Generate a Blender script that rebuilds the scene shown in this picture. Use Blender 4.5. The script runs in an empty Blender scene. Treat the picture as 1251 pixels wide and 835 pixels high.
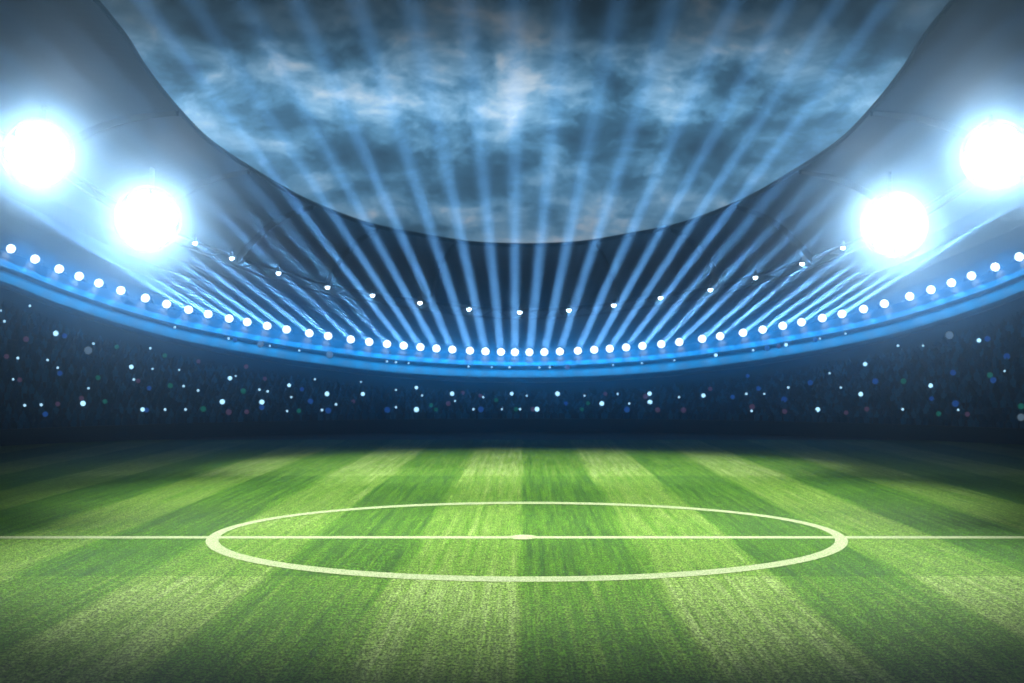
import bpy, bmesh, math, random
from mathutils import Vector, Matrix

random.seed(7)
C = bpy.context.scene
COL = C.collection
R = math.radians
PI = math.pi

# ------------------------------------------------------------------ camera
F = 1759.0          # focal length in photo pixels (photo 1251 wide)
CX, HY = 641.0, 450.0
H = 4.83            # eye height in metres
cam_d = bpy.data.cameras.new('camera')
cam = bpy.data.objects.new('camera', cam_d)
COL.objects.link(cam)
cam.location = (0, 0, H)
cam.rotation_euler = (R(90), 0, 0)
cam_d.sensor_width = 36
cam_d.lens = 36 * F / 1251
cam_d.shift_x = -(CX - 625.5) / 1251
cam_d.shift_y = (HY - 417.5) / 1251
cam_d.clip_end = 5000
cam_d.dof.use_dof = True
cam_d.dof.focus_distance = 36
cam_d.dof.aperture_fstop = (cam_d.lens / 1000) / 0.055
C.camera = cam


def pt(px, py, d):
    """A point d metres ahead whose picture is at photo pixel (px, py)."""
    return Vector(((px - CX) / F * d, d, H - (py - HY) / F * d))


# ------------------------------------------------------------------ helpers
def link(o, parent=None):
    COL.objects.link(o)
    if parent:
        o.parent = parent
    return o


def tag(o, label=None, cat=None, group=None, kind=None):
    if label:
        o['label'] = label
    if cat:
        o['category'] = cat
    if group:
        o['group'] = group
    if kind:
        o['kind'] = kind
    return o


def empty(name, loc, rot=None):
    o = bpy.data.objects.new(name, None)
    o.location = loc
    if rot is not None:
        o.rotation_euler = rot
    o.empty_display_size = .3
    return link(o)


def mesh_obj(name, verts, faces, mat, parent=None, smooth=False):
    me = bpy.data.meshes.new(name)
    me.from_pydata([tuple(v) for v in verts], [], faces)
    me.update()
    if smooth:
        me.polygons.foreach_set('use_smooth', [True] * len(me.polygons))
    if mat:
        me.materials.append(mat)
    return link(bpy.data.objects.new(name, me), parent)


def bm_obj(name, bm, mat, parent=None, smooth=False):
    me = bpy.data.meshes.new(name)
    bmesh.ops.recalc_face_normals(bm, faces=bm.faces)
    bm.to_mesh(me)
    bm.free()
    if smooth:
        me.polygons.foreach_set('use_smooth', [True] * len(me.polygons))
    if mat:
        me.materials.append(mat)
    return link(bpy.data.objects.new(name, me), parent)


def loft(sections, closed=True):
    """Quads through a list of equal-length sections (lists of points)."""
    n = len(sections[0])
    vs = [p for s in sections for p in s]
    fs = []
    for i in range(len(sections) - 1):
        for j in range(n if closed else n - 1):
            a, b = i * n + j, i * n + (j + 1) % n
            fs.append((a, b, b + n, a + n))
    if closed:
        fs.append(tuple(range(n - 1, -1, -1)))
        fs.append(tuple((len(sections) - 1) * n + j for j in range(n)))
    return vs, fs


def tube(path, rad, n=8):
    secs = []
    for i, p in enumerate(path):
        t = (path[min(i + 1, len(path) - 1)] - path[max(i - 1, 0)]).normalized()
        up = Vector((0, 0, 1)) if abs(t.z) < .95 else Vector((0, 1, 0))
        s = t.cross(up).normalized()
        u = s.cross(t).normalized()
        r = rad[i] if isinstance(rad, (list, tuple)) else rad
        secs.append([p + s * (r * math.cos(2 * PI * k / n)) + u * (r * math.sin(2 * PI * k / n)) for k in range(n)])
    return loft(secs)


def join(parts):
    vs, fs = [], []
    for v, f in parts:
        b = len(vs)
        vs += v
        fs += [tuple(i + b for i in q) for q in f]
    return vs, fs


def lathe(profile, n=20):
    """Surface of revolution about local +Z from (radius, z) pairs."""
    vs, fs = [], []
    for r, z in profile:
        for k in range(n):
            a = 2 * PI * k / n
            vs.append(Vector((r * math.cos(a), r * math.sin(a), z)))
    for i in range(len(profile) - 1):
        for k in range(n):
            a, b = i * n + k, i * n + (k + 1) % n
            fs.append((a, b, b + n, a + n))
    fs.append(tuple(range(n - 1, -1, -1)))
    fs.append(tuple((len(profile) - 1) * n + k for k in range(n)))
    return vs, fs


def box(c, s):
    x, y, z = c
    a, b, d = s[0] / 2, s[1] / 2, s[2] / 2
    vs = [Vector((x + i * a, y + j * b, z + k * d)) for i in (-1, 1) for j in (-1, 1) for k in (-1, 1)]
    fs = [(0, 1, 3, 2), (4, 6, 7, 5), (0, 4, 5, 1), (2, 3, 7, 6), (0, 2, 6, 4), (1, 5, 7, 3)]
    return vs, fs


def curve_at(pts, u):
    """Catmull-Rom-like smooth interpolation of (u, value) pairs."""
    n = len(pts)
    if u <= pts[0][0]:
        return pts[0][1]
    for i in range(n - 1):
        if u <= pts[i + 1][0]:
            u0, u1 = pts[i][0], pts[i + 1][0]
            t = (u - u0) / (u1 - u0)
            p1, p2 = pts[i][1], pts[i + 1][1]
            m1 = (p2 - pts[i - 1][1]) / (u1 - pts[i - 1][0]) if i > 0 else 0.0
            m2 = (pts[i + 2][1] - p1) / (pts[i + 2][0] - u0) if i + 2 < n else (p2 - p1) / (u1 - u0)
            h = u1 - u0
            return ((2 * t**3 - 3 * t**2 + 1) * p1 + (t**3 - 2 * t**2 + t) * h * m1
                    + (-2 * t**3 + 3 * t**2) * p2 + (t**3 - t**2) * h * m2)
    s = (pts[-1][1] - pts[-2][1]) / (pts[-1][0] - pts[-2][0])
    return pts[-1][1] + s * (u - pts[-1][0])


# ------------------------------------------------------------------ materials
def new_mat(name):
    m = bpy.data.materials.new(name)
    m.use_nodes = True
    nt = m.node_tree
    return m, nt, nt.nodes['Principled BSDF']


class NB:
    """Tiny node-tree builder."""
    def __init__(self, nt):
        self.nt = nt

    def n(self, kind, **kw):
        nd = self.nt.nodes.new(kind)
        for k, v in kw.items():
            setattr(nd, k, v)
        return nd

    def l(self, a, b):
        self.nt.links.new(a, b)

    def math(self, op, a, b=None, clamp=False):
        nd = self.n('ShaderNodeMath', operation=op, use_clamp=clamp)
        for i, v in enumerate((a, b)):
            if v is None:
                continue
            if isinstance(v, (int, float)):
                nd.inputs[i].default_value = v
            else:
                self.l(v, nd.inputs[i])
        return nd.outputs[0]

    def noise(self, vec, scale, detail=3, rough=.55, w=None):
        nd = self.n('ShaderNodeTexNoise')
        nd.inputs['Scale'].default_value = scale
        nd.inputs['Detail'].default_value = detail
        nd.inputs['Roughness'].default_value = rough
        self.l(vec, nd.inputs['Vector'])
        return nd.outputs['Fac']

    def mapping(self, vec, scale=(1, 1, 1), loc=(0, 0, 0)):
        nd = self.n('ShaderNodeMapping')
        nd.inputs['Scale'].default_value = scale
        nd.inputs['Location'].default_value = loc
        self.l(vec, nd.inputs['Vector'])
        return nd.outputs[0]

    def ramp(self, fac, stops):
        nd = self.n('ShaderNodeValToRGB')
        el = nd.color_ramp.elements
        while len(el) < len(stops):
            el.new(.5)
        for e, (p, c) in zip(el, stops):
            e.position = p
            e.color = (c, c, c, 1) if isinstance(c, (int, float)) else (*c, 1)
        self.l(fac, nd.inputs['Fac'])
        return nd.outputs['Color']

    def mix(self, fac, a, b, mode='MIX'):
        nd = self.n('ShaderNodeMix', data_type='RGBA', blend_type=mode)
        for sock, v in ((nd.inputs['Factor'], fac), (nd.inputs['A'], a), (nd.inputs['B'], b)):
            if isinstance(v, (int, float)):
                sock.default_value = v
            elif isinstance(v, tuple):
                sock.default_value = (*v, 1)
            else:
                self.l(v, sock)
        return nd.outputs['Result']


def paint(name, col, rough=.5, metal=0.0, var=.25, scale=1.2, bump=0.0):
    m, nt, p = new_mat(name)
    b = NB(nt)
    tc = b.n('ShaderNodeTexCoord').outputs['Object']
    f = b.noise(tc, scale, 5, .6)
    lo = tuple(c * (1 - var) for c in col)
    hi = tuple(min(1, c * (1 + var)) for c in col)
    b.l(b.ramp(f, [(.3, lo), (.7, hi)]), p.inputs['Base Color'])
    p.inputs['Roughness'].default_value = rough
    p.inputs['Metallic'].default_value = metal
    if bump:
        bp = b.n('ShaderNodeBump')
        bp.inputs['Strength'].default_value = bump
        b.l(b.noise(tc, scale * 12, 3), bp.inputs['Height'])
        b.l(bp.outputs[0], p.inputs['Normal'])
    return m


def glow(name, col, strength):
    m, nt, p = new_mat(name)
    p.inputs['Base Color'].default_value = (*[min(1, c) for c in col], 1)
    p.inputs['Emission Color'].default_value = (*col, 1)
    p.inputs['Emission Strength'].default_value = strength
    m.cycles.emission_sampling = 'NONE'
    return m


M = {}
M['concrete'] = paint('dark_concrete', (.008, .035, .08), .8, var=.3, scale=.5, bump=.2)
M['hoarding'] = paint('black_hoarding', (.012, .012, .014), .6, var=.4, scale=.7)
M['fascia'] = paint('blue_fascia', (.007, .05, .11), .45, var=.2, scale=.3)
M['wall'] = paint('navy_wall', (.003, .08, .20), .6, var=.3, scale=.3)
M['lip'] = paint('pale_blue_lip', (.04, .09, .14), .35, var=.12, scale=.4)
M['upper'] = paint('blue_wall_cladding', (.005, .05, .09), .5, var=.25, scale=.25)
M['roof'] = paint('slate_roof_panel', (.012, .030, .048), .6, var=.3, scale=.12)
M['steel'] = paint('dark_steel', (.006, .010, .016), .6, .2, var=.3, scale=2)
M['housing'] = paint('lamp_housing', (.05, .05, .055), .4, .5, var=.2, scale=6)
M['seat'] = paint('blue_seat', (.002, .03, .10), .5, var=.3, scale=3)
M['ground'] = paint('outer_ground', (.03, .03, .033), .9, var=.3, scale=.3, bump=.3)
M['lens'] = glow('cool_white_lens', (.82, .93, 1.0), 3)
M['flood_lens'] = glow('white_flood_lens', (.95, .97, 1.0), 2.5)
M['star_lens'] = glow('blue_white_lens', (.75, .9, 1.0), 12)
M['flash'] = glow('flash_light', (.40, .75, 1.0), 2)
M['flash_small'] = glow('small_flash_light', (.42, .75, 1.0), 1.6)
M['bok_green'] = glow('green_light', (.02, .42, .30), .20)
M['bok_blue'] = glow('blue_light', (.03, .18, .75), .26)
M['bok_rose'] = glow('mauve_light', (.42, .22, .44), .13)
M['bok_pale'] = glow('pale_light', (.30, .45, .60), .30)

# crowd clothing: one dark colour per spectator
m, nt, p = new_mat('crowd_clothes')
b = NB(nt)
rnd = b.n('ShaderNodeNewGeometry').outputs['Random Per Island']
cr = b.ramp(rnd, [(0, (.003, .04, .09)), (.3, (.003, .09, .24)), (.55, (.009, .05, .14)), (.75, (.008, .14, .33)), (1, (.022, .20, .42))])
b.l(cr, p.inputs['Base Color'])
p.inputs['Roughness'].default_value = .9
M['crowd'] = m


# grass: lengthwise mown stripes (sheen painted into base colour), cross bands, blade grain
def grass_nodes(b, coat=1.0):
    tc = b.n('ShaderNodeTexCoord').outputs['Object']
    sp = b.n('ShaderNodeSeparateXYZ')
    b.l(tc, sp.inputs[0])
    x, y = sp.outputs['X'], sp.outputs['Y']
    # wobbling stripe edge
    wob = b.math('MULTIPLY', b.math('SUBTRACT', b.noise(b.mapping(tc, (1, .12, 1)), 1.6, 4), .5), .25)
    xs = b.math('ADD', x, wob)
    ph = b.math('FRACT', b.math('DIVIDE', b.math('ADD', xs, 1000 * 5.9), 5.9))   # dark 0-.5, light .5-1
    edge = b.math('MULTIPLY', b.math('SUBTRACT', ph, .5), 30)
    rise = b.math('ADD', b.math('MULTIPLY', edge, .5), .5, clamp=True)
    fall = b.math('MULTIPLY', b.math('SUBTRACT', 1.0, ph), 30, clamp=True)
    stripe = b.math('MULTIPLY', rise, fall, clamp=True)
    cross = b.math('FRACT', b.math('DIVIDE', b.math('ADD', y, 1000 * 61 - 33.4), 61.0))
    cross = b.math('MULTIPLY', b.math('SUBTRACT', cross, .5), 60, clamp=True)
    # long streaks left by the mower, grain of the blades
    streak = b.noise(b.mapping(tc, (5.5, .10, 1)), 1.0, 5, .65)
    streak2 = b.noise(b.mapping(tc, (26, .35, 1)), 1.0, 3, .6)
    weave = b.noise(b.mapping(tc, (3.5, 7.0, 1)), 1.0, 5, .75)
    grain = b.noise(b.mapping(tc, (20, 10, 20)), 1.0, 5, .8)
    patch = b.noise(tc, .22, 4, .6)
    light = b.math('ADD', b.math('MULTIPLY', stripe, .38), b.math('MULTIPLY', b.math('SUBTRACT', streak, .5), 1.3))
    light = b.math('ADD', light, b.math('MULTIPLY', b.math('SUBTRACT', streak2, .5), .6))
    light = b.math('ADD', light, b.math('MULTIPLY', b.math('SUBTRACT', patch, .5), .35))
    light = b.math('ADD', light, b.math('MULTIPLY', cross, .20))
    light = b.math('ADD', light, .20, clamp=True)
    base = b.ramp(light, [(0, (.014, .070, .001)), (.35, (.043, .140, .002)), (.7, (.10, .205, .025)), (1, (.19, .30, .09))])
    g = b.math('ADD', b.math('MULTIPLY', b.math('SUBTRACT', grain, .5), 7.0), b.math('MULTIPLY', b.math('SUBTRACT', weave, .5), 2.5))
    g = b.math('ADD', g, .5, clamp=True)
    shade = b.ramp(g, [(0, .22), (.5, .85), (1, 1.9)])
    colr = b.mix(1.0, base, shade, 'MULTIPLY')
    return tc, colr, g


m, nt, p = new_mat('mown_grass')
b = NB(nt)
tc, colr, g = grass_nodes(b)
b.l(colr, p.inputs['Base Color'])
p.inputs['Roughness'].default_value = .7
p.inputs['Specular IOR Level'].default_value = .25
bp = b.n('ShaderNodeBump')
bp.inputs['Strength'].default_value = .6
bp.inputs['Distance'].default_value = .03
b.l(g, bp.inputs['Height'])
b.l(bp.outputs[0], p.inputs['Normal'])
M['grass'] = m

m, nt, p = new_mat('pitch_line_paint')
b = NB(nt)
tc = b.n('ShaderNodeTexCoord').outputs['Object']
g1 = b.noise(b.mapping(tc, (34, 17, 34)), 1.0, 4, .75)
cl = b.ramp(g1, [(.38, (.06, .13, .03)), (.48, (.18, .25, .12)), (.60, (.32, .38, .25))])
b.l(cl, p.inputs['Base Color'])
p.inputs['Roughness'].default_value = .8
M['line'] = m

# ------------------------------------------------------------------ ground, pitch, markings
g = mesh_obj('ground', [(-165, -75, 0), (165, -75, 0), (165, 200, 0), (-165, 200, 0)], [(0, 1, 2, 3)], M['ground'])
tag(g, kind='structure')
pitch = mesh_obj('pitch', [(-36, -14, .004), (36, -14, .004), (36, 97, .004), (-36, 97, .004)], [(0, 1, 2, 3)], M['grass'])
tag(pitch, kind='structure')

DC = F * H / (657 - HY)        # depth of the halfway line
XC = (643.5 - CX) / F * DC


def flat_ring(cx, cy, ro, ri, z, n=180):
    vs, fs = [], []
    for k in range(n):
        a = 2 * PI * k / n
        vs.append((cx + ro[0] * math.cos(a), cy + ro[1] * math.sin(a), z))
        vs.append((cx + ri[0] * math.cos(a), cy + ri[1] * math.sin(a), z))
    for k in range(n):
        a, c = 2 * k, 2 * ((k + 1) % n)
        fs.append((a, c, c + 1, a + 1))
    return vs, fs


v, f = flat_ring(XC, DC + 1.15, (9.16, 9.72), (8.83, 8.90), .012)
tag(mesh_obj('centre_circle', v, f, M['line']), kind='structure')
hw = .28
tag(mesh_obj('halfway_line', [(-34, DC - hw, .008), (34, DC - hw, .008), (34, DC + hw, .008), (-34, DC + hw, .008)], [(0, 1, 2, 3)], M['line']), kind='structure')
n = 40
vs = [(XC - .1 + .40 * math.cos(2 * PI * k / n), DC + .58 * math.sin(2 * PI * k / n), .016) for k in range(n)]
tag(mesh_obj('centre_spot', vs, [tuple(range(n))], M['line']), kind='structure')

# ------------------------------------------------------------------ the bowl: rings in plan, heights from the rim curve
YC = 41.0


def plan(phi, a, bb):
    return a * math.sin(phi), YC + bb * math.cos(phi)


RIM_Y = [(0, 434), (58, 432.5), (119, 428.5), (182, 422.5), (232, 415.5), (282, 408), (331, 399), (379, 389.5), (429, 378),
         (485, 362), (536, 345), (590, 325), (640, 302)]
RING_Y = [(0, 376), (60, 373), (115, 366.5), (172, 357.5), (233, 347.5), (288, 332), (345, 315), (395, 295), (455, 270), (580, 192), (640, 158)]


class Ring:
    """A ring of the bowl: plan ellipse (a, b) and a height that rises smoothly towards the sides."""
    def __init__(self, a, bb, ycurve):
        self.a, self.b = a, bb
        self.tab = []
        phi = 0.0
        while phi < 1.2:
            x, y = plan(phi, a, bb)
            u = x / y * F
            if u > 620:
                break
            self.tab.append((phi, H - (ycurve(u) - HY) / F * y))
            phi += .02
        self.top = self.tab[-1]
        self.slope = (self.tab[-1][1] - self.tab[-4][1]) / (self.tab[-1][0] - self.tab[-4][0])

    def z(self, phi):
        q = abs(phi)
        if q <= self.top[0]:
            return curve_at(self.tab, q)
        k = .16
        return self.top[1] + self.slope * k * (1 - math.exp(-(q - self.top[0]) / k))

    def p(self, phi):
        x, y = plan(phi, self.a, self.b)
        return Vector((x, y, self.z(phi)))

    def phi_of(self, px):
        lo, hi = -1.3, 1.3
        for _ in range(50):
            mid = (lo + hi) / 2
            x, y = plan(mid, self.a, self.b)
            if x / y * F + CX < px:
                lo = mid
            else:
                hi = mid
        return (lo + hi) / 2


CXS = 636.0   # the stadium's axis in the photo
off = CXS - CX
rim = Ring(66, 95, lambda u: curve_at(RIM_Y, u))
ledge = Ring(63.5, 91, lambda u: curve_at(RIM_Y, u) + 17 + 7 * u / 625)
balc = Ring(59, 84, lambda u: curve_at(RIM_Y, u) + 31 + 12 * u / 625)
ring2 = Ring(64.5, 92, lambda u: curve_at(RING_Y, u))


class Flat:
    def __init__(self, a, bb, z):
        self.a, self.b, self.zz = a, bb, z

    def z(self, phi):
        return self.zz

    def p(self, phi):
        x, y = plan(phi, self.a, self.b)
        return Vector((x, y, self.zz))


front = Flat(46, 68, 1.0)
PHM = R(132)
PHIS = [PHM * (i / 110) for i in range(-110, 111)]

stand = empty('grandstand', (0, YC + 68, 0))
tag(stand, 'dark blue curved grandstand round the far pitch end, rim lined with lamps', 'grandstand')
stand_inv = Matrix.Translation(-Vector((0, YC + 68, 0)))


def part(name, vf, mat, parent, smooth=False):
    """A part of a thing standing at the parent's origin, given in world coordinates."""
    o = mesh_obj(name, [Vector(v) - parent.location for v in vf[0]], vf[1], mat, parent, smooth)
    return o


# pitch-side wall
secs = []
for ph in PHIS:
    x0, y0 = plan(ph, 46, 68)
    x1, y1 = plan(ph, 46.5, 68.5)
    secs.append([Vector((x0, y0, -.02)), Vector((x0, y0, 1.0)), Vector((x1, y1, 1.0)), Vector((x1, y1, -.02))])
part('front_wall', loft(secs), M['hoarding'], stand)

NROW = 18


def tier(phi, v):
    """Point on the seating slope, v = 0 at the front wall, 1 at the balcony."""
    a = 46.8 + (59 - 46.8) * v
    bb = 68.8 + (84 - 68.8) * v
    x, y = plan(phi, a, bb)
    z0, z1 = .55, balc.z(phi) - 1.9
    return Vector((x, y, z0 + (z1 - z0) * (v * .88 + .12 * v * v)))


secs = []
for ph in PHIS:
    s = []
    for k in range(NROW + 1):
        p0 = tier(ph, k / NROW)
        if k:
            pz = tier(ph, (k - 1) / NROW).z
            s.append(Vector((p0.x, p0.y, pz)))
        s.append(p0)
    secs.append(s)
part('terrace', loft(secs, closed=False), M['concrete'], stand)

# balcony lip, balcony slope, ledge lip, rim fascia, rim lip
def band(ra, rb, dz=0.0, t=.25):
    secs = []
    for ph in PHIS:
        p, q = ra.p(ph), rb.p(ph)
        secs.append([p + Vector((0, 0, dz)), q + Vector((0, 0, dz)), q + Vector((0, 0, dz - t)), p + Vector((0, 0, dz - t))])
    return loft(secs)


def lip(r, rad, dz):
    return tube([r.p(ph) + Vector((0, 0, dz)) for ph in PHIS], rad, 8)


secs = []
for ph in PHIS:
    p, q = tier(ph, 1.0), balc.p(ph)
    d = Vector((p.x, p.y - YC, 0)).normalized() * .05
    secs.append([p + d - Vector((0, 0, .6)), q + d - Vector((0, 0, .1)), q + d * 7 - Vector((0, 0, .1)), p + d * 7 - Vector((0, 0, .6))])
part('balcony_wall', loft(secs), M['wall'], stand)
part('balcony_slope', band(balc, ledge), M['fascia'], stand)
part('balcony_rail', lip(balc, .24, .05), M['lip'], stand, True)
part('rim_slope', band(ledge, rim), M['fascia'], stand)
part('ledge_rail', lip(ledge, .28, .08), M['lip'], stand, True)
part('rim_rail', lip(rim, .22, -.35), M['lip'], stand, True)
# upper wall, leaning inwards up to the ring truss
secs = []
for ph in PHIS:
    p, q = rim.p(ph), ring2.p(ph)
    d = Vector((p.x, p.y - YC, 0)).normalized()
    s = []
    for k in range(7):
        t = k / 6
        s.append(p.lerp(q, t) + d * (1.2 * math.sin(PI * t) + .9 * (1 - t)))
    s += [w + d * .4 + Vector((0, 0, .3)) for w in reversed(s)]
    secs.append(s)
part('upper_wall', loft(secs), M['upper'], stand)

# seats (a bucket back and a pan per place) and the crowd in them
seat_v, seat_f, crowd_v, crowd_f = [], [], [], []


def person_bits(base, face, hgt, lean):
    """A seated / standing spectator: legs, torso, shoulders, head."""
    side = Vector((-face.y, face.x, 0))
    vs = []
    rings = [(0, .20, .14), (.45, .22, .16), (.62, .20, .13), (.98, .26, .13), (1.12, .17, .10), (1.20, .07, .07)]
    for z, w, t in rings:
        for k in range(6):
            a = 2 * PI * k / 6
            vs.append(base + side * (w * math.cos(a)) + face * (t * math.sin(a) + lean * z) + Vector((0, 0, z * hgt)))
    fs = []
    for i in range(len(rings) - 1):
        for k in range(6):
            a, c = i * 6 + k, i * 6 + (k + 1) % 6
            fs.append((a, c, c + 6, a + 6))
    nv = len(vs)
    hc = base + face * (lean * 1.25) + Vector((0, 0, 1.32 * hgt))
    vs += [hc + Vector((0, 0, .14)), hc + Vector((0, 0, -.15))]
    for k in range(6):
        a = 2 * PI * k / 6
        vs.append(hc + side * (.095 * math.cos(a)) + face * (.11 * math.sin(a)))
    for k in range(6):
        c, e = nv + 2 + k, nv + 2 + (k + 1) % 6
        fs.append((c, e, nv))
        fs.append((e, c, nv + 1))
    # join head to neck so that one spectator is one island
    for k in range(6):
        c, e = nv + 2 + k, nv + 2 + (k + 1) % 6
        fs.append((30 + k, 30 + (k + 1) % 6, e, c))
    return vs, fs


for k in range(NROW):
    v = (k + .5) / NROW
    ph = -R(50)
    while ph < R(50):
        p0 = tier(ph, v)
        zrow = tier(ph, k / NROW).z
        p0.z = zrow
        a = 46.8 + 12.2 * v
        bb = 68.8 + 15.2 * v
        face = Vector((-p0.x / a / a, -(p0.y - YC) / bb / bb, 0)).normalized()
        side = Vector((-face.y, face.x, 0))
        # seat: pan and back as one bent sheet with thickness
        q = p0 - face * .12
        w = .21
        prof = [(.22, .42), (-.14, .40), (-.24, .82), (-.29, .82), (-.19, .35), (.22, .37)]
        n0 = len(seat_v)
        for sgn in (-1, 1):
            for fy, fz in prof:
                seat_v.append(q + side * (w * sgn) + face * fy + Vector((0, 0, fz)))
        for i in range(6):
            j = (i + 1) % 6
            seat_f.append((n0 + i, n0 + j, n0 + 6 + j, n0 + 6 + i))
        if random.random() < .86:
            pv, pf = person_bits(p0 + face * (.05 + random.uniform(-.05, .05)) + side * random.uniform(-.06, .06), face,
                                 random.choice((.72, .76, .8, .84)) * random.uniform(.95, 1.05), random.uniform(-.05, .12))
            n0 = len(crowd_v)
            crowd_v += pv
            crowd_f += [tuple(i + n0 for i in f) for f in pf]
        ph += .56 / math.hypot(a * math.cos(ph), bb * math.sin(ph))
so = part('seats', (seat_v, seat_f), M['seat'], stand)
so['kind'] = 'stuff'
co = mesh_obj('crowd', crowd_v, crowd_f, M['crowd'])
tag(co, 'mass of dark clothed spectators filling the tiers of the blue stand', 'crowd', kind='stuff')

# ------------------------------------------------------------------ roof
INNER = [(0, 302, 122), (65, 299.5, 121), (125, 290, 118), (190, 277, 113.5), (250, 255, 109), (290, 236, 106), (330, 212, 103), (365, 190, 99), (394, 168, 95.5),
         (430, 130, 90), (463, 88, 84), (490, 46, 78)]
inner = [(u / F * d, d, H - (yy - HY) / F * d) for u, yy, d in INNER] + [(21.6, 70, 23.4), (21.9, 60, 24.4), (22, 40, 25.4), (22, 10, 26), (22, -20, 26.2)]
phi_of_u = lambda u: ring2.phi_of(CX + u)
outer_phi = [phi_of_u(u) for u in (0, 86, 166, 255, 337, 393, 450, 505, 550, 595)]
last = outer_phi[-1]
outer_phi += [last + R(q) for q in (7, 13, 20, 30, 50, 72, 92)]


def smooth_path(vals, sub=8):
    out = []
    idx = list(range(len(vals)))
    comps = list(zip(*vals))
    for i in range((len(vals) - 1) * sub + 1):
        t = i / sub
        out.append(tuple(curve_at(list(zip(idx, c)), t) for c in comps))
    return out


half = smooth_path([(*ip, ph) for ip, ph in zip(inner, outer_phi)], 6)
full = [(-x, y, z, -ph) for x, y, z, ph in reversed(half[1:])] + half


def roof_line(x, y, z, ph, drop=0.0, n=9):
    p, q = ring2.p(ph), Vector((x, y, z))
    out = []
    for k in range(n):
        t = k / (n - 1)
        w = p.lerp(q, t)
        w.z += .9 * math.sin(PI * t) - drop
        out.append(w)
    return out


roof = empty('stadium_roof', (0, 120, 0))
tag(roof, 'slate blue stadium roof ring over the stands with an open oval showing the cloudy sky', 'roof')
secs = []
for x, y, z, ph in full:
    low = roof_line(x, y, z, ph)
    up = [w + Vector((0, 0, .60 - .05 * k)) for k, w in enumerate(low)]
    secs.append(low + list(reversed(up)))
part('roof_panel', loft(secs), M['roof'], roof, False)
# rounded inner edge, ring truss under the outer edge
part('inner_rim', tube([Vector((x, y, z + .2)) for x, y, z, ph in full], .13, 8), M['roof'], roof, True)
TR = [ring2.p(ph) + Vector((0, 0, -.25)) for ph in PHIS]
part('ring_truss', join([tube(TR, .16, 6), tube([w + Vector((0, 0, -.8)) for w in TR], .10, 6)]
                        + [tube([TR[i] + Vector((0, 0, -.8 * (i % 2))), TR[i + 1] + Vector((0, 0, -.8 * ((i + 1) % 2)))], .05, 5) for i in range(20, 200)]),
     M['steel'], roof, True)
# curved ribs from the ring truss to the inner edge
full_u = [(ring2.p(ph).x / ring2.p(ph).y * F, (x, y, z, ph)) for x, y, z, ph in half if ring2.p(ph).y > 60]


def rib_at(u):
    best = min(full_u, key=lambda e: abs(e[0] - abs(u)))[1]
    x, y, z, ph = best
    s = 1 if u > 0 else -1
    return roof_line(s * x, y, z, s * ph, .05, 13)


for u in (-580, -455, -349, -233, -118, 118, 233, 349, 455, 580):
    path = rib_at(u)
    # deep at the truss, tapering towards the opening
    secs = []
    for i, w in enumerate(path):
        t = i / (len(path) - 1)
        dep = .40 * (1 - t) + .22
        d = (path[min(i + 1, 12)] - path[max(i - 1, 0)]).normalized()
        s = d.cross(Vector((0, 0, 1))).normalized() * (.22 * (1 - t) + .12)
        secs.append([w - s + Vector((0, 0, .25)), w + s + Vector((0, 0, .25)), w + s * .6 - Vector((0, 0, dep)), w - s * .6 - Vector((0, 0, dep))])
    part('roof_rib', loft(secs), M['steel'], roof)


# ------------------------------------------------------------------ lamps
def light(name, kind, energy, color, parent, loc=(0, 0, 0), **kw):
    ld = bpy.data.lights.new(name, kind)
    ld.energy = energy
    ld.color = color
    for k, vv in kw.items():
        setattr(ld, k, vv)
    lo = bpy.data.objects.new(name, ld)
    lo.location = loc
    link(lo, parent)
    return lo


WORDS = ['zeroth', 'first', 'second', 'third', 'fourth', 'fifth', 'sixth', 'seventh', 'eighth', 'ninth', 'tenth', 'eleventh', 'twelfth', 'thirteenth',
         'fourteenth', 'fifteenth', 'sixteenth', 'seventeenth', 'eighteenth', 'nineteenth', 'twentieth']
TENS = {20: 'twenty', 30: 'thirty', 40: 'forty', 50: 'fifty', 60: 'sixty', 70: 'seventy', 80: 'eighty'}


def ordinal(k):
    if k <= 20:
        return WORDS[k]
    t, r = k // 10 * 10, k % 10
    return TENS[t] + '-' + WORDS[r] if r else TENS[t][:-1] + 'ieth'


# -- the long row of round lamps on the rim, each with a narrow beam
LX = [12.5, 42, 71.5, 96, 120, 147, 177, 203, 230, 253.8, 279.5, 301.6, 326, 349.8, 377.6, 400.5, 428.3, 450.8, 472.6, 493, 513.4, 533, 552.5, 574, 593, 612, 629,
      646.7, 665, 684, 706, 726, 745, 765, 785, 808, 830, 858, 880, 908, 932, 956.6, 979.5, 1005, 1029, 1055.5, 1081, 1112, 1138, 1163, 1187.5, 1216.6, 1246]
MID = LX.index(629)
BEAM_C = (.28, .58, 1.0)
GLOW_C = (.01, .32, .80)
house_v, house_f = lathe([(.12, -.75), (.30, -.62), (.44, -.25), (.47, -.02), (.43, 0.0), (.41, -.05)], 20)
house_v = [p * .86 for p in house_v]
lens_v, lens_f = lathe([(.41, -.04), (.41, .05), (.37, .18), (.27, .30), (.14, .37), (.03, .39)], 20)
lens_v = [p * .86 for p in lens_v]
yoke_parts = join([box((.50, 0, -.35), (.06, .16, .75)), box((-.50, 0, -.35), (.06, .16, .75)), box((0, 0, -.80), (1.06, .16, .08))])
lamp_meshes = {}


bpy.context.view_layer.update()
DEPS = bpy.context.evaluated_depsgraph_get()


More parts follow.
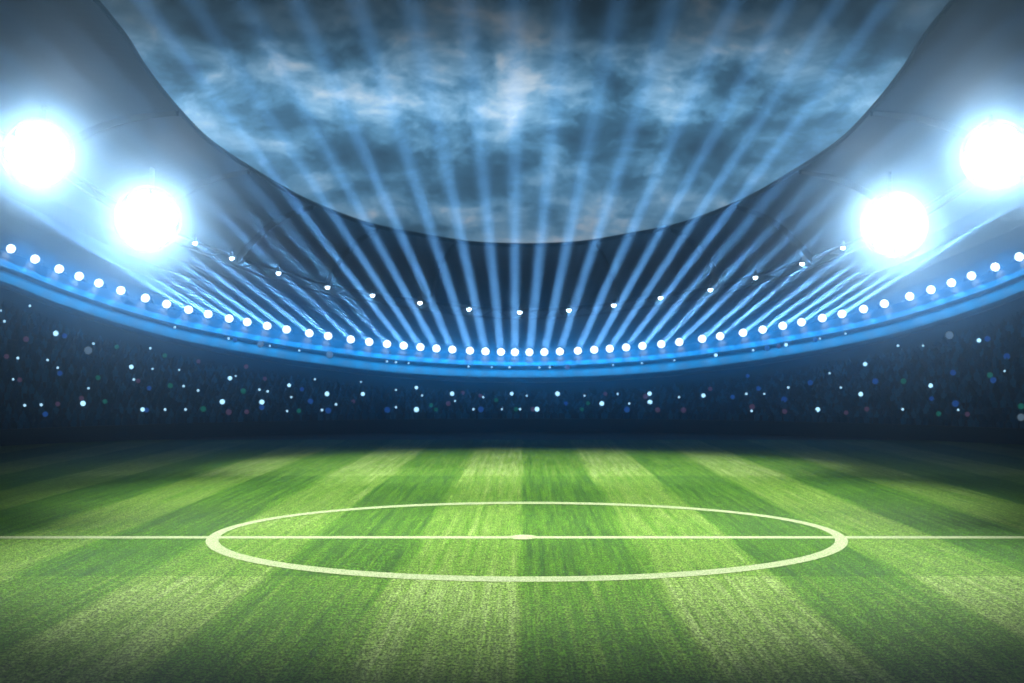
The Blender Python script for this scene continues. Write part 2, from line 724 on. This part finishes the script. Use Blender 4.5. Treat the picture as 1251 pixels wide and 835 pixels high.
def clear_path(p, d):
    s = d.cross(Vector((0, 0, 1))).normalized()
    u = s.cross(d)
    for k in range(8):
        o = p + (s * math.cos(k * PI / 4) + u * math.sin(k * PI / 4)) * .5
        dd = (d + (s * math.cos(k * PI / 4) + u * math.sin(k * PI / 4)) * .012).normalized()
        hit, w, *_ = C.ray_cast(DEPS, o, dd)
        if hit and w.y > 30:
            return False
    return True


def rail_lamp(px, i):
    ph = rim.phi_of(px)
    base = rim.p(ph)
    inward = Vector((-base.x, YC - base.y, 0)).normalized()
    pos = base + inward * .35 + Vector((0, 0, .25))
    u = px - 629
    t = empty('rail_lamp', pos)
    # lens looks towards the pitch and a little up
    d = Vector((-base.x * .25, -base.y, 0)).normalized()
    d = (d + Vector((0, 0, .4))).normalized()
    t.rotation_euler = d.to_track_quat('Z', 'Y').to_euler()
    if not lamp_meshes:
        for nm, vf, mt in (('housing', (house_v, house_f), M['housing']), ('lens', (lens_v, lens_f), M['lens']), ('yoke', yoke_parts, M['steel'])):
            o = mesh_obj(nm, vf[0], vf[1], mt, t, nm != 'yoke')
            lamp_meshes[nm] = o.data
    else:
        for nm, me in lamp_meshes.items():
            link(bpy.data.objects.new(nm, me), t)
    k = i - MID
    if k == 0:
        lab = 'round glowing white lamp at the middle of the rim row, its beam straight up'
    elif k < 0:
        lab = f'round glowing white lamp on the stand rim, {ordinal(-k)} one left of the middle lamp'
    else:
        lab = f'round glowing white lamp on the stand rim, {ordinal(k)} one right of the middle lamp'
    tag(t, lab, 'lamp', 'row of round lamps along the stand rim')
    wl = light('lamp_wash', 'AREA', P_GLOW, GLOW_C, None, base + inward * 2.2 - Vector((0, 0, .5)), shape='RECTANGLE', size=2.2, size_y=2.4)
    wl.rotation_euler = (-(inward - Vector((0, 0, .9)))).to_track_quat('Z', 'Y').to_euler()
    bpy.context.view_layer.update()
    wl.parent = t
    wl.matrix_parent_inverse = t.matrix_world.inverted()
    if abs(u) < 410:
        py = curve_at(RIM_Y, abs(px - CXS))
        rise = 185 - 60 * abs(u) / 450
        fan = 1.75 * math.tanh(u / 300)
        end_px = px + fan * rise
        # side lamps throw thinner beams, so that neighbours stay apart
        thin = 1 / math.sqrt(1 + fan * fan)
        size = .80 * thin ** 1.7
        # tilt the beam until it clears the roof and leaves through the opening (or flies on below the roof, past the eye)
        fac = .82 - .14 * min(1, max(0, abs(u) - 80) / 300)
        for _ in range(20):
            e = pt(end_px, py - rise, base.y * fac)
            dirv = (e - pos).normalized()
            if clear_path(pos + dirv * 1.2, dirv):
                break
            fac -= .025
        start = pos + dirv * .8
        # a beam seen nearly end-on scatters far more light to the eye: dim those lamps so the fan looks even
        mid = pos + dirv * 18
        ca = dirv.dot((cam.location - mid).normalized())
        hg = (1 - GH * GH) / (4 * PI * (1 + GH * GH - 2 * GH * ca) ** 1.5)
        pw = P_BEAM * (1 + 1.8 * (u / 300) ** 2) * .012 * size / .85 * math.sqrt(max(.02, 1 - ca * ca)) / hg
        lo = light('beam', 'AREA', pw, BEAM_C, None, start, shape='DISK', size=size, spread=R(.35 + 2.2 * thin ** 4))
        lo.rotation_euler = (-dirv).to_track_quat('Z', 'Y').to_euler()
        bpy.context.view_layer.update()
        mw = lo.matrix_world.copy()
        lo.parent = t
        lo.matrix_parent_inverse = t.matrix_world.inverted()
    return t


GH = .975
P_GLOW, P_BEAM = 115.0, 13000.0
for i, px in enumerate(LX):
    rail_lamp(px, i)

# -- small bright lamps hung from the ring truss
SX = [238, 283, 340, 400, 455, 513, 573, 635, 695, 750, 807, 868, 923, 980, 1030]
sh_v, sh_f = lathe([(.10, .55), (.16, .45), (.20, .10), (.30, -.05), (.28, -.08)], 14)
sl_v, sl_f = lathe([(.25, -.05), (.25, -.14), (.23, -.24), (.15, -.33), (.04, -.37)], 14)
sl_v = [p * .78 for p in sl_v]
sh_v = [p * .78 for p in sh_v]
hang_v, hang_f = lathe([(.035, .4), (.035, 1.1)], 8)
star_meshes = {}
for i, px in enumerate(SX):
    q = ring2.p(ring2.phi_of(px))
    py = curve_at(RING_Y, abs(px - CXS))
    pos = q + Vector((-q.x * .008, -.95, -.35))
    t = empty('truss_lamp', pos)
    if not star_meshes:
        for nm, vf, mt in (('housing', (sh_v, sh_f), M['housing']), ('bulb', (sl_v, sl_f), M['star_lens']), ('hanger', (hang_v, hang_f), M['steel'])):
            star_meshes[nm] = mesh_obj(nm, vf[0], vf[1], mt, t, True).data
    else:
        for nm, me in star_meshes.items():
            link(bpy.data.objects.new(nm, me), t)
    k = i - 7
    lab = ('small sparkling lamp hanging at the lowest middle point of the roof ring truss' if k == 0 else
           f'small sparkling lamp hanging from the roof ring truss, {ordinal(abs(k))} one {"left" if k < 0 else "right"} of the middle one')
    tag(t, lab, 'lamp', 'small bright lamps along the roof ring truss')
    light('lamp_glow', 'POINT', 15, (.35, .7, 1.0), t, (0, -.4, -.45), shadow_soft_size=.1)

# -- four big floodlight banks
cell_v, cell_f = lathe([(.16, -.55), (.40, -.35), (.58, .02), (.62, .10), (.56, .08)], 18)
fl_v, fl_f = lathe([(.60, .06), (.56, .14), (.34, .20), (.06, .22)], 18)
flood_cell = {}
FLOODS = [(46, 188, 'big white blazing floodlight bank at the outer left, higher of the left pair'),
          (180, 268, 'big white blazing floodlight bank on the left, lower one beside the small truss lamps'),
          (1092, 275, 'big white blazing floodlight bank on the right, lower one beside the small truss lamps'),
          (1217, 190, 'big white blazing floodlight bank at the outer right, higher of the right pair')]
P_FLOOD = 14500.0
for px, py, lab in FLOODS:
    q = ring2.p(ring2.phi_of(px))
    pos = pt(px, py, q.y - 12.0)
    aim = Vector((0, 6, 4)) - pos
    t = empty('floodlight', pos, aim.to_track_quat('Z', 'Y').to_euler())
    tag(t, lab, 'floodlight', 'big floodlight banks under the roof')
    ring = [Vector((1.98 * math.cos(2 * PI * k / 36), 1.98 * math.sin(2 * PI * k / 36), -.2)) for k in range(37)]
    frame = join([tube(ring, .13, 8), box((0, 0, -.42), (3.9, .12, .14)), box((0, 0, -.58), (.12, 3.9, .14))])
    mesh_obj('frame', frame[0], frame[1], M['steel'], t)
    inv = aim.to_track_quat('Z', 'Y').inverted()
    arm = join([tube([inv @ Vector((0, .5, 0)), inv @ Vector((0, 1.0, 1.2)), inv @ Vector((0, 1.2, 4.2))], .14, 8),
                tube([inv @ Vector((-1.8, .6, .2)), inv @ Vector((1.8, .6, .2))], .10, 8)])
    mesh_obj('bracket', arm[0], arm[1], M['steel'], t, True)
    for gx, gy in [(0, 0)] + [(1.27 * math.cos(PI / 3 * k), 1.27 * math.sin(PI / 3 * k)) for k in range(6)]:
            # one lamp head in the middle, six around it
            if not flood_cell:
                h0 = mesh_obj('lamp_head', cell_v, cell_f, M['housing'], t, True)
                l0 = mesh_obj('lens', fl_v, fl_f, M['flood_lens'], h0, True)
                flood_cell['h'], flood_cell['l'] = h0.data, l0.data
            else:
                h0 = link(bpy.data.objects.new('lamp_head', flood_cell['h']), t)
                link(bpy.data.objects.new('lens', flood_cell['l']), h0)
            h0.location = (gx, gy, 0)
    t.scale = (1.2, 1.2, 1.2)
    light('flood_glow', 'SPOT', P_FLOOD, (.74, .86, 1.0), t, (0, 0, .6), shadow_soft_size=.9, spot_size=R(18), spot_blend=.5).rotation_euler = (PI, 0, 0)

# -- pitch floodlights along the roof opening, above the picture
P_PITCH = 108000.0
for sx in (-1, 1):
    for yy in (38, 54, 70):
        pos = Vector((sx * 21.0, yy, 24.3))
        aim = Vector((sx * 2.5, 54.5 + (yy - 54) * 1.08, 0)) - pos
        t = empty('roof_floodlight', pos, aim.to_track_quat('Z', 'Y').to_euler())
        tag(t, 'white floodlight under the roof edge lighting the centre circle from above', 'floodlight', 'floodlights along the roof opening')
        link(bpy.data.objects.new('lamp_head', flood_cell['h']), t)
        link(bpy.data.objects.new('lens', flood_cell['l']), t)
        light('flood_beam', 'SPOT', P_PITCH * (.8 if yy > 60 else 1.0), (1.0, .96, .83), t, (0, 0, .5), spot_size=R(68 if yy == 54 else 57), spot_blend=1.0, shadow_soft_size=.5).rotation_euler = (PI, 0, 0)

# ------------------------------------------------------------------ flashes and coloured lights among the crowd
def z5(l):
    return [(x / 2.979, 330 + y / 2.979) for x, y in l]


def z6(l):
    return [(400 + x / 2.843, 400 + y / 2.843) for x, y in l]


def z7(l):
    return [(830 + x / 2.971, 330 + y / 2.971) for x, y in l]


BIG = z5([(203, 231), (478, 353), (302, 486), (837, 394), (809, 480), (953, 481), (1052, 420), (1190, 451), (519, 508)]) \
    + z6([(123, 232), (309, 210), (433, 231), (640, 231), (799, 231), (953, 265), (1119, 231), (1120, 260), (728, 287), (309, 287)]) \
    + z7([(387, 351), (674, 342), (1087, 256), (912, 420), (502, 507), (132, 385), (87, 456), (658, 451)])
DOT = z5([(109, 131), (3, 148), (16, 187), (340, 268), (173, 328), (210, 356), (65, 321), (48, 398), (322, 431), (547, 285), (636, 285), (555, 360), (652, 364), (487, 399),
          (668, 423), (721, 439), (832, 334), (858, 386), (982, 350), (1089, 369), (1146, 398), (974, 442), (944, 436), (1060, 463), (601, 508), (675, 508), (150, 491),
          (90, 493), (1172, 510), (1045, 533)]) \
    + z6([(116, 190), (207, 176), (238, 190), (238, 218), (282, 164), (490, 174), (329, 237), (238, 278), (443, 256), (541, 243), (571, 187), (632, 188), (736, 184),
          (828, 173), (772, 200), (692, 238), (893, 238), (992, 190), (1048, 265), (1008, 232), (1092, 183), (1205, 182), (1221, 243), (669, 302), (30, 268), (507, 312), (606, 308)]) \
    + z7([(545, 375), (884, 275), (793, 275), (603, 299), (510, 315), (267, 367), (243, 450), (308, 450), (395, 427), (586, 427), (1180, 367), (1012, 508), (810, 506), (262, 520)])
GREEN = z5([(425, 280), (600, 312), (357, 392), (620, 421), (382, 479), (740, 506), (886, 441), (1088, 537)]) \
    + z6([(360, 271), (377, 326), (586, 253), (655, 322), (884, 317), (905, 264)]) + z7([(813, 404), (1127, 382), (941, 522), (1240, 495)])
BLUE = z5([(235, 240), (218, 376), (543, 430), (855, 335), (1099, 434), (1130, 478), (953, 500), (533, 510), (1195, 544), (165, 525)]) \
    + z6([(533, 336), (828, 265), (1040, 300), (208, 299)]) \
    + z7([(318, 352), (493, 334), (1118, 250), (1188, 314), (993, 373), (711, 404), (475, 409), (1139, 400), (1002, 485), (915, 467), (380, 470), (193, 461), (248, 385), (287, 430)])
ROSE = z5([(95, 252), (24, 315), (722, 333), (896, 352), (72, 400), (297, 467), (210, 488), (503, 404), (964, 396), (833, 551), (898, 530)]) \
    + z6([(470, 228), (420, 265), (531, 238), (834, 210), (965, 232), (1104, 240), (90, 258), (714, 338), (1147, 320)]) \
    + z7([(360, 334), (112, 432), (680, 505), (1045, 524), (605, 535), (382, 548), (264, 497), (15, 536)])
PALE = z5([(321, 293), (948, 352), (1200, 380)]) + z7([(980, 237), (1240, 550)])


def surf(phi, v):
    """Seating slope continued over the balcony to the rim: v 0-1 seats, 1-2 balcony, 2-3 rim slope."""
    if v <= 1:
        w = tier(phi, v)
    elif v <= 2:
        w = balc.p(phi).lerp(ledge.p(phi), v - 1)
    else:
        w = ledge.p(phi).lerp(rim.p(phi), v - 2)
    return w


def place(px, py, lift=1.15):
    lo, hi = 0.0, 2.9
    for _ in range(40):
        v = (lo + hi) / 2
        a, e = -1.2, 1.2
        for _ in range(40):
            ph = (a + e) / 2
            w = surf(ph, v)
            if w.x / w.y * F + CX < px:
                a = ph
            else:
                e = ph
        y = HY - (w.z + lift - H) / w.y * F
        if y > py:
            lo = v
        else:
            hi = v
    return w + Vector((0, 0, lift))


def flash_mesh(name, r, mat):
    """A hand-sized light: dark back shell, raised collar and a domed bright front (local -Y faces the pitch)."""
    v1, f1 = lathe([(r * .5, -r * .55), (r * .9, -r * .45), (r * 1.08, -r * .1), (r * 1.08, r * .05), (r * .98, r * .08)], 14)
    v2, f2 = lathe([(r * .98, r * .06), (r * .9, r * .25), (r * .55, r * .45), (r * .1, r * .52)], 14)
    rot = Matrix.Rotation(R(90), 3, 'X')
    vs = [rot @ p for p in v1 + v2]
    fs = f1 + [tuple(i + len(v1) for i in q) for q in f2]
    me = bpy.data.meshes.new(name)
    me.from_pydata([tuple(p) for p in vs], [], fs)
    me.materials.append(M['housing'])
    me.materials.append(mat)
    for i, pl in enumerate(me.polygons):
        pl.material_index = 0 if i < len(f1) else 1
        pl.use_smooth = True
    return me


def scatter(pts, name, rad, mat, cat, group, word):
    seen = []
    for px, py in sorted(pts):
        if any(abs(px - a) + abs(py - c) < 4 for a, c in seen):
            continue
        seen.append((px, py))
    me = flash_mesh(name, rad, mat)
    for i, (px, py) in enumerate(seen):
        w = place(px, py)
        o = link(bpy.data.objects.new(name, me))
        o.location = w
        s = random.uniform(.8, 1.15)
        o.scale = (s, s, s)
        o.rotation_euler = (0, 0, math.atan2(w.x * .6, w.y) * -1)
        nl = sum(1 for q in seen if q[0] < CX)
        if px < CX:
            where = f'left half of the stand, {ordinal(i + 1)} from the left edge'
        else:
            where = f'right half of the stand, {ordinal(len(seen) - i)} from the right edge'
        tag(o, f'{word}, {where}', cat, group)


scatter(BIG, 'camera_flash', .17, M['flash'], 'camera flash', 'large camera flashes in the stand', 'bright blue-white camera flash')
scatter(DOT, 'phone_light', .085, M['flash_small'], 'phone light', 'tiny phone lights in the stand', 'tiny white-blue phone light')
scatter(GREEN, 'crowd_light', .19, M['bok_green'], 'crowd light', 'green lights in the stand', 'dim round green light')
scatter(BLUE, 'crowd_light', .21, M['bok_blue'], 'crowd light', 'blue lights in the stand', 'dim deep blue light')
scatter(ROSE, 'crowd_light', .19, M['bok_rose'], 'crowd light', 'mauve lights in the stand', 'dim round mauve light')
scatter(PALE, 'crowd_light', .28, M['bok_pale'], 'crowd light', 'pale lights in the stand', 'wide pale grey light')

# ------------------------------------------------------------------ haze
hx = mesh_obj('haze', *box((0, 62, 15.5), (340, 290, 33)), None)
m = bpy.data.materials.new('haze_volume')
m.cycles.volume_sampling = 'EQUIANGULAR'
m.use_nodes = True
nt = m.node_tree
nt.nodes.clear()
out = nt.nodes.new('ShaderNodeOutputMaterial')
pv = nt.nodes.new('ShaderNodeVolumePrincipled')
pv.inputs['Color'].default_value = (.52, .79, 1.0, 1)
pv.inputs['Density'].default_value = .003
pv.inputs['Anisotropy'].default_value = .975
nt.links.new(pv.outputs[0], out.inputs['Volume'])
hx.data.materials.append(m)
tag(hx, 'thin night haze hanging in the whole stadium bowl', 'haze', kind='stuff')

# ------------------------------------------------------------------ sky
w = bpy.data.worlds.new('World')
C.world = w
w.use_nodes = True
nt = w.node_tree
b = NB(nt)
bg = nt.nodes['Background']
SUN_EL, SUN_AZ = R(2.0), R(150)
sky = b.n('ShaderNodeTexSky', sky_type='NISHITA')
sky.sun_disc = False
sky.sun_elevation = SUN_EL
sky.sun_rotation = SUN_AZ
tc = b.n('ShaderNodeTexCoord').outputs['Generated']
sp = b.n('ShaderNodeSeparateXYZ')
b.l(tc, sp.inputs[0])
zz = sp.outputs['Z']
cmb = b.n('ShaderNodeCombineXYZ')
b.l(b.math('MULTIPLY', sp.outputs['X'], 13.0), cmb.inputs['X'])
b.l(b.math('MULTIPLY', sp.outputs['Y'], 3.0), cmb.inputs['Y'])
b.l(b.math('MULTIPLY', b.math('POWER', b.math('MAXIMUM', zz, 0.0), .8), 19.0), cmb.inputs['Z'])
uv = cmb.outputs[0]
warp = b.n('ShaderNodeTexNoise')
warp.inputs['Scale'].default_value = 1.3
warp.inputs['Detail'].default_value = 4
b.l(uv, warp.inputs['Vector'])
va = b.n('ShaderNodeVectorMath', operation='MULTIPLY_ADD')
b.l(warp.outputs['Color'], va.inputs[0])
va.inputs[1].default_value = (.7, .3, .35)
b.l(uv, va.inputs[2])
uvw = va.outputs[0]
big = b.noise(b.mapping(uvw, (.55, .55, .75), (3.1, 1.7, 0)), 1.0, 3, .5)
fine = b.noise(b.mapping(uvw, (1.0, 1.0, 1.0), (7.3, 2.2, 4.0)), 1.15, 10, .60)
wisps = b.noise(b.mapping(uvw, (1.0, 1.0, 1.25), (1.3, 5.2, 8.0)), 3.0, 9, .65)
cl = b.math('ADD', b.math('ADD', b.math('MULTIPLY', big, .36), b.math('MULTIPLY', fine, .42)), b.math('MULTIPLY', wisps, .22))
# evening sky: brightest in a belt above the far stand, dark overhead
belt = b.ramp(b.math('MULTIPLY', zz, 2.5), [(.0, .30), (.24, .42), (.36, .80), (.44, .95), (.50, .55), (.56, .14), (.64, .03), (1.0, .03)])
lit = b.ramp(cl, [(.37, (.014, .038, .062)), (.44, (.035, .11, .18)), (.49, (.10, .28, .45)), (.54, (.26, .52, .74)), (.61, (.72, .90, 1.0))])
skc = b.mix(1.0, lit, belt, 'MULTIPLY')
low = b.ramp(b.math('MULTIPLY', zz, 2.5), [(.26, 1.0), (.36, 0.0)])
warm = b.math('MULTIPLY', low, b.math('MULTIPLY', b.math('SUBTRACT', wisps, .50), 4.0, clamp=True))
skc = b.mix(warm, skc, b.mix(1.0, skc, (1.35, 1.08, .98), 'MULTIPLY'))
nis = b.mix(1.0, sky.outputs[0], (.05, .05, .05), 'MULTIPLY')
b.l(b.mix(1.0, b.mix(1.0, skc, (9.6, 9.2, 9.4), 'MULTIPLY'), nis, 'ADD'), bg.inputs['Color'])
bg.inputs['Strength'].default_value = .15

sd = bpy.data.lights.new('sun', 'SUN')
sd.energy = .02
sd.angle = R(.5)
sd.color = (1, .9, .78)
so = bpy.data.objects.new('sun', sd)
so.rotation_euler = (R(90) - SUN_EL, 0, PI - SUN_AZ)
link(so)

# ------------------------------------------------------------------ render settings
C.render.engine = 'CYCLES'
cy = C.cycles
cy.use_denoising = True
cy.use_adaptive_sampling = False
cy.max_bounces = 4
cy.diffuse_bounces = 2
cy.glossy_bounces = 2
cy.volume_bounces = 0
cy.transparent_max_bounces = 6
cy.use_light_tree = True
cy.sample_clamp_indirect = 4
C.view_settings.view_transform = 'Standard'
C.view_settings.look = 'None'
C.view_settings.exposure = 0
C.view_settings.gamma = 1
C.view_settings.use_curve_mapping = False
